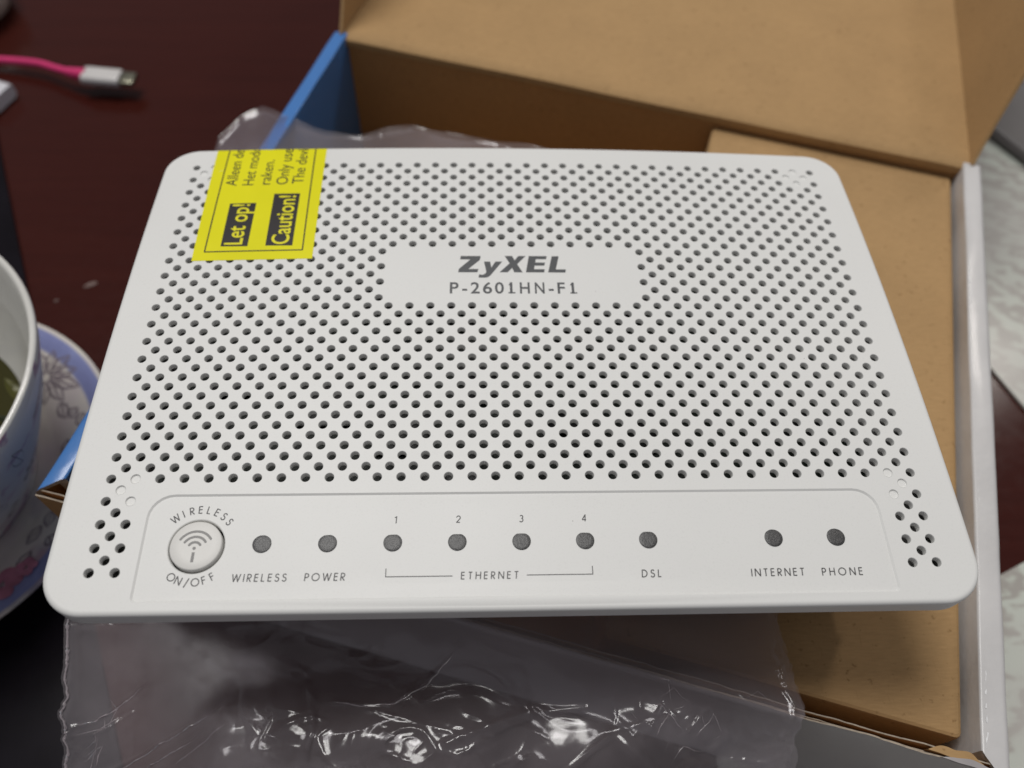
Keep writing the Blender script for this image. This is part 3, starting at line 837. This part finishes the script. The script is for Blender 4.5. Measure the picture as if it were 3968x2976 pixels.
ridge_tube(mb, [(r[2][0] + .3, r[2][1], r[2][2] + .12) for r in R_[:168]][::-1], .62)
mb.obj('sealed_edge_glint', FILM_EDGE, bag)
mb = MB(); rr = random.Random(4)
LINES = [([(-103, -76.5), (-98, -75.8), (-94, -73.5), (-88, -68.5)], .26), ([(-102.5, -78.5), (-97, -77.5), (-92, -74.5)], .2), ([(-94, -87), (-84, -82.5), (-76, -79), (-70, -76)], .26), ([(-90, -88), (-81, -84.5), (-73, -81)], .2),
         ([(-42, -74), (-35, -75.5), (-28, -75), (-21, -71), (-14, -64)], .2), ([(30, -84), (34, -79), (37, -83)], .22), ([(40, -84), (44, -79.5), (46, -84)], .2), ([(-100, -84), (-96, -81), (-97, -86)], .2), ([(-78, -86), (-71, -82), (-66, -78)], .14)]
for k in range(16):
    x, y, a, L_ = (rr.uniform(24, 60), rr.uniform(-88, -76), rr.uniform(0, 3.1), rr.uniform(2, 5)) if k < 10 else (rr.uniform(-103, -92), rr.uniform(-88, -76), rr.uniform(.2, 1.2), rr.uniform(2, 5))
    LINES.append(([(x, y), (x + L_ * math.cos(a), y + L_ * math.sin(a)), (x + 1.6 * L_ * math.cos(a + .5), y + 1.6 * L_ * math.sin(a + .5))], rr.uniform(.08, .16)))
for P, r0 in LINES:
    Q = []
    for (a, b), (c, d) in zip(P, P[1:]):
        n = max(3, int(math.hypot(c - a, d - b) / .6))
        for t in range(n):
            x, y = a + (c - a) * t / n, b + (d - b) * t / n
            x += .35 * noise.noise((x * .5, y * .5, 1)); y += .35 * noise.noise((x * .5, y * .5, 7)); Q.append((x, y, sheet_z(x, y) + .05))
    if len(Q) > 8 or r0 < .2: ridge_tube(mb, Q, r0)
mb.obj('crease_glint', FILM_EDGE, bag)['kind'] = 'stuff'

# ================================================================== SAUCER AND CUP
def lathe(prof, cx, cy, n=96):
    mb = MB(); rows = [[(cx + r * math.cos(2 * math.pi * k / n), cy + r * math.sin(2 * math.pi * k / n), z) for k in range(n)] for r, z in prof]
    mb.quadgrid(rows, True); return mb
SX, SY = -191.5, 7.0
def m_saucer():
    t = NT('floral_saucer_glaze')
    sep = t.add('ShaderNodeSeparateXYZ'); mp = t.add('ShaderNodeMapping'); mp.inputs['Location'].default_value = (-SX * MM, -SY * MM, 0)
    t.link(t.coords(), mp.inputs[0]); t.link(mp.outputs[0], sep.inputs[0])
    ln = t.add('ShaderNodeVectorMath', operation='LENGTH'); cmb = t.add('ShaderNodeCombineXYZ')
    t.link(sep.outputs[0], cmb.inputs[0]); t.link(sep.outputs[1], cmb.inputs[1]); t.link(cmb.outputs[0], ln.inputs[0])
    d = ln.outputs['Value']
    mr = t.add('ShaderNodeMath', operation='MULTIPLY'); mr.inputs[1].default_value = 1 / .0644; t.link(d, mr.inputs[0])
    body = t.ramp(t.noise(60, 3), [(.35, (.64, .61, .54)), (.65, (.60, .54, .53))])
    # washes of pink and violet on the front side
    pk = t.ramp(t.noise(42, 3, .5, None, .6), [(.46, (0, 0, 0)), (.60, (.75, .75, .75))])
    ymask = t.add('ShaderNodeMapRange'); ymask.inputs['From Min'].default_value = .005; ymask.inputs['From Max'].default_value = -.035
    t.link(sep.outputs[1], ymask.inputs[0])
    mm = t.add('ShaderNodeMath', operation='MULTIPLY'); t.link(pk, mm.inputs[0]); t.link(ymask.outputs[0], mm.inputs[1])
    c = t.mix(mm.outputs[0], body, t.ramp(t.noise(70, 2), [(.35, (.34, .12, .20)), (.5, (.24, .19, .30)), (.65, (.14, .15, .27))]))
    rim = t.ramp(mr.outputs[0], [(.875, (0, 0, 0)), (.89, (1, 1, 1)), (.972, (1, 1, 1)), (.982, (0, 0, 0))])
    c = t.mix(rim, c, t.ramp(t.noise(90, 3), [(.3, (.19, .21, .41)), (.7, (.24, .27, .49))]))
    t.set(color=c, rough=.14, spec=.5); return t.m
saucer = thing('saucer', 'porcelain saucer with blue rim and leaf pattern under the cup', 'saucer'); at(saucer, SX, SY, TZ + 1.6)
sz = -86.5
prof = [(0, -96.2), (24, -96.2), (41, -96), (44, -93.8), (52, -90.5), (60, -87.6), (63.8, -86.2), (64.4, -86.5), (64.2, -87.4), (58, -90.2), (46, -94), (36, -97.2), (30, -98.2), (28, -98.3), (0, -98.3)]
lathe(prof[::-1], SX, SY).obj('dish', m_saucer(), saucer, sharp=50)
def sau_z(x, y):
    d = math.hypot(x - SX, y - SY)
    T = [(0, -96.2), (41, -96), (44, -93.8), (52, -90.5), (60, -87.6), (64, -86.2)]
    return lerp_tab(T, d) + .07
# leaf line-work: outlines as thin ribbons
def ribbon(mb, pts, hw, zf):
    rows = [[], []]
    for k, p in enumerate(pts):
        a = Vector(pts[max(0, k - 1)]); b = Vector(pts[min(len(pts) - 1, k + 1)]); d = (b - a)
        d = d.normalized() if d.length > 0 else Vector((1, 0)); nn = Vector((-d.y, d.x)) * hw * (.6 + .6 * math.sin(math.pi * k / max(1, len(pts) - 1)))
        q = Vector(p)
        for s, r in ((-1, rows[0]), (1, rows[1])):
            w_ = q + nn * s; r.append((w_.x, w_.y, zf(w_.x, w_.y)))
    mb.quadgrid(rows)
def leaf(mb, x, y, a, L, W_, hw, zf):
    d = Vector((math.cos(a), math.sin(a))); n = Vector((-d.y, d.x)); o = Vector((x, y))
    for s in (1, -1):
        ribbon(mb, [tuple(o + d * L * t / 10 + n * s * W_ * math.sin(math.pi * (t / 10) ** .9) * (1 + .12 * math.sin(t * 2.3))) for t in range(11)], hw, zf)
    ribbon(mb, [tuple(o + d * L * .85 * t / 6 + n * .4 * math.sin(t)) for t in range(7)], hw * .8, zf)
LINE = plain('grey_violet_line_glaze', (.20, .165, .19), .15, .2, 200); PINK = plain('pink_flower_glaze', (.46, .17, .25), .15, .35, 150); LILAC = plain('lilac_flower_glaze', (.24, .17, .36), .15, .3, 150)
mb = MB()
cx0, cy0 = -160, 46
for a, L in ((116, 9), (80, 8), (40, 9), (8, 10), (-20, 13), (-48, 11), (-85, 8), (150, 8), (-130, 6)): leaf(mb, cx0 + 1.5 * math.cos(math.radians(a)), cy0 + 1.5 * math.sin(math.radians(a)), math.radians(a), L, 2.0, .34, sau_z)
for (x, y, a, L) in ((-153, 36, -1.0, 7), (-148, 30, .9, 4), (-147, 22, -1.4, 7), (-146, 9, -1.2, 7), (-145, -4, -1.5, 6), (-147, -9, -2.0, 7), (-147, -18, -1.9, 8), (-152, -27, -2.3, 7), (-141, 14, -1.7, 6), (-143, -14, -.6, 4), (-165, -39, -2.5, 9), (-143, 26, 1.6, 5)):
    leaf(mb, x, y, a, L, 1.9, .32, sau_z)
mb.obj('leaf_print', LINE, saucer, smooth=False)
mb = MB()
def petals(mb, x, y, r, n, zf, off=.05):
    for k in range(n):
        a = 2 * math.pi * k / n + .3; c = Vector((x + r * .6 * math.cos(a), y + r * .6 * math.sin(a)))
        mb.poly([(c.x + r * .52 * math.cos(t), c.y + r * .4 * math.sin(t), zf(c.x + r * .52 * math.cos(t), c.y + r * .4 * math.sin(t)) + off + k * .02) for t in [i * .5236 for i in range(12)]])
petals(mb, -152, -29, 6, 5, sau_z, .1); petals(mb, -160, -38, 7, 5, sau_z, .25); petals(mb, -146, -24, 3.5, 5, sau_z, .4)
mb.obj('flower_print', PINK, saucer, smooth=False)
# cup
cup = thing('tea_cup', 'white porcelain tea cup with tea leaves, cut off by the left edge', 'cup'); at(cup, SX, SY, -96)
def m_cup():
    t = NT('cup_glaze')
    geo = t.add('ShaderNodeTexCoord'); n1 = t.noise(62, 3, .5, None, 1.2)
    pk = t.ramp(n1, [(.57, (.82, .78, .70)), (.61, (.70, .54, .54)), (.64, (.46, .36, .42)), (.72, (.58, .24, .30))])
    sep = t.add('ShaderNodeSeparateXYZ'); t.link(geo.outputs['Object'], sep.inputs[0])
    t.set(color=pk, rough=.3, spec=.2); return t.m
prof_o = [(36, -95.8), (37, -92), (40, -86), (47.5, -71), (54.5, -56), (60, -41), (61.6, -35.6), (61.5, -35)]
CUPO = [(z_, r_) for r_, z_ in prof_o[1:]]
mbc = MB()
def on_cup(a, z, off=.12):
    r = lerp_tab(CUPO, z) + off
    return (SX + r * math.cos(a), SY + r * math.sin(a), z)
rc = random.Random(5)
for k in range(34):
    a0 = math.radians(rc.uniform(-100, 40)); z0 = rc.uniform(-86, -42); th = rc.uniform(0, 6.28); L_ = rc.uniform(6, 13); W_ = rc.uniform(1.4, 2.4)
    for sgn in (1, -1, 0):
        rows = [[], []]
        for t in range(11):
            f = t / 10; u = L_ * (f - .5); v = sgn * W_ * math.sin(math.pi * f)
            du = u * math.cos(th) - v * math.sin(th); dv = u * math.sin(th) + v * math.cos(th)
            for q, hw in ((0, -.17), (1, .17)): rows[q].append(on_cup(a0 + (du + hw * math.sin(th + 1.57)) / 50, max(-92, min(-37, z0 + dv + hw)), .12 + .01 * (sgn + 1)))
        mbc.quadgrid(rows)
mbc.obj('leaf_print', LINE, cup, smooth=False)
prof_i = [(61.3, -34.6), (60.7, -34.3), (60, -34.5), (59.3, -35.6), (57.9, -41.5), (52.6, -55), (45.3, -69), (35, -82), (26, -88), (10, -90), (0, -90)]
lathe(prof_o, SX, SY, 128).obj('outer_glaze', m_cup(), cup, sharp=60)
lathe([prof_o[-1]] + prof_i, SX, SY, 128).obj('bowl', PORC, cup, sharp=60)
mb = MB(); n = 64
mb.poly([(SX + 43.9 * math.cos(2 * math.pi * k / n), SY + 43.9 * math.sin(2 * math.pi * k / n), -71.5) for k in range(n)])
mb.obj('tea', NT('green_tea').set(color=(.035, .032, .006), rough=.06, spec=.5).m, cup, smooth=False)
LEAFM = [plain('tea_leaf_dark', (.018, .022, .006), .3, .4, 400), plain('tea_leaf_olive', (.07, .068, .012), .3, .4, 400)]
for k in range(46):
    a = random.uniform(0, 6.28); r = 42 * math.sqrt(random.uniform(.15, 1)); x, y = SX + r * math.cos(a), SY + r * math.sin(a)
    r2 = random.uniform(0, 6.28); L = random.uniform(8, 18); wd = random.uniform(2, 4.5); d = Vector((math.cos(r2), math.sin(r2))); nn = Vector((-d.y, d.x)); zb = -71 + random.uniform(0, 2.5)
    rows = [[], [], []]
    for t in range(9):
        f = t / 8; c = Vector((x, y)) + d * L * (f - .5); h = wd * math.sin(math.pi * (.06 + .88 * f)) / 2; zz = zb + 1.6 * math.sin(f * 4 + k)
        q = c - Vector((SX, SY))
        if q.length > 41.5: c = Vector((SX, SY)) + q.normalized() * 41.5
        for s, rr in ((-1, rows[0]), (0, rows[1]), (1, rows[2])):
            p = c + nn * s * h; rr.append((p.x, p.y, zz + (.7 if s == 0 else 0)))
    mb = MB(); mb.quadgrid(rows); mb.obj('tea_leaf', LEAFM[k % 3 == 0], cup)

# ================================================================== USB CABLE AND SMALL THINGS
def tube(pts, rad, n=14, mb=None):
    mb = mb or MB(); rows = []
    for k, p in enumerate(pts):
        a = Vector(pts[max(0, k - 1)]); b = Vector(pts[min(len(pts) - 1, k + 1)]); d = (b - a).normalized()
        u = d.cross(Vector((0, 0, 1))).normalized(); v = u.cross(d)
        r = rad(k / (len(pts) - 1)) if callable(rad) else rad
        rows.append([tuple(Vector(p) + u * r * math.cos(2 * math.pi * j / n) + v * r * math.sin(2 * math.pi * j / n)) for j in range(n)])
    mb.quadgrid(rows, True); mb.poly(rows[0]); mb.poly(rows[-1][::-1]); return mb
def smooth_path(P, m_=12):
    out = []
    for i in range(len(P) - 1):
        p0, p1, p2, p3 = (Vector(P[max(0, i - 1)]), Vector(P[i]), Vector(P[i + 1]), Vector(P[min(len(P) - 1, i + 2)]))
        for k in range(m_):
            t = k / m_
            out.append(tuple(.5 * ((2 * p1) + (-p0 + p2) * t + (2 * p0 - 5 * p1 + 4 * p2 - p3) * t * t + (-p0 + 3 * p1 - 3 * p2 + p3) * t ** 3)))
    out.append(tuple(P[-1])); return out
cab = thing('usb_cable', 'bright pink charging cable with white connector on the dark table', 'cable'); at(cab, -190, 212, TZ)
PINKR = plain('pink_rubber', (.66, .035, .17), .45, .06, 300)
tube(smooth_path([(-330, 232, -97.6), (-270, 229, -97.2), (-236, 226.5, -95.5), (-214, 222.5, -94), (-203, 217.5, -93), (-195, 213.8, -92.4)]), 1.7).obj('cord', PINKR, cab)
tube([(-196, 214.2, -92.4), (-192, 212.8, -92.2), (-187, 211.6, -92)], lambda f: 2.1 + .9 * f).obj('strain_relief', PINKR, cab)
def capsule(c, d, L, wd, th, mat, name, parent, r=None):
    d = Vector(d).normalized(); sdir = Vector((-d.y, d.x, 0)).normalized(); up = d.cross(sdir); mb = MB(); rows = []
    r = r or th / 2 * .8
    for s, f in ((0, .82), (.04, .97), (.1, 1), (.93, 1), (.98, .95), (1, .82)):
        pr_ = rrect(wd / 2 - (1 - f) * 1.2, th / 2 - (1 - f) * 1.2, r * .9, 5)
        rows.append([tuple(Vector(c) + d * (L * s) + sdir * a + up * b) for a, b in pr_])
    mb.quadgrid(rows, True, flip=True); mb.poly(rows[0]); mb.poly(rows[-1][::-1]); return mb.obj(name, mat, parent, sharp=50)
cdv = (.995, -.10, -.02)
capsule((-188, 211.5, -92), cdv, 17.0, 9.6, 4.8, m_gloss('white_connector_plastic', (.62, .60, .585), .3, .02), 'connector_housing', cab, 2.4)
capsule((-170.7, 209.8, -92.3), cdv, 6.0, 8.2, 2.6, NT('connector_steel').set(color=(.30, .29, .22), metal=1., rough=.3).m, 'connector_plug', cab, 1.2)
# off-white things at the left edge
d_ = lathe([(0, -99.8), (17, -99.8), (21, -97), (23.5, -90), (24, -84), (22, -79.5), (17, -77), (0, -76)], -262, 268, 48).obj('jar', plain('beige_glaze', (.56, .50, .44), .3, .04), sharp=60)
tag(d_, 'beige rounded lidded jar cut off by the top left corner', 'jar')
tipt = capsule((-262, 215, -96), (.93, -.36, 0), 43, 15, 7, m_gloss('white_plastic_handle', (.66, .66, .70), .3, .02), 'spoon_handle', None, 2.5)
tag(tipt, 'white plastic handle tip entering at the left edge below the pink cable', 'handle')
# crumbs on the table
def crumb(x, y, sx, sy, a, s, lab):
    mb = MB(); rows = []
    for i in range(5):
        ph = math.pi / 2 * i / 4
        rows.append([(x + math.cos(ph) * (sx * math.cos(t) * math.cos(a) - sy * math.sin(t) * math.sin(a)) * (1 + .35 * noise.noise((t, s, i))), y + math.cos(ph) * (sx * math.cos(t) * math.sin(a) + sy * math.sin(t) * math.cos(a)) * (1 + .35 * noise.noise((t + 3, s, i))), TZ + .02 + .5 * math.sin(ph)) for t in [k * math.pi / 8 for k in range(16)]])
    mb.quadgrid(rows, True)
    return tag(mb.obj('crumb', plain('crumb_pale_' + str(s), (.16, .10, .085), .35, .3, 2000, .5), sharp=60), lab, 'crumb')
crumb(-160, 95, 2.6, 1.1, .5, 1, 'pale elongated crumb on the dark table left of the router')
crumb(-171, 87, 1.0, .6, .6, 2, 'tiny round crumb nearest the cup rim')
fixkids()
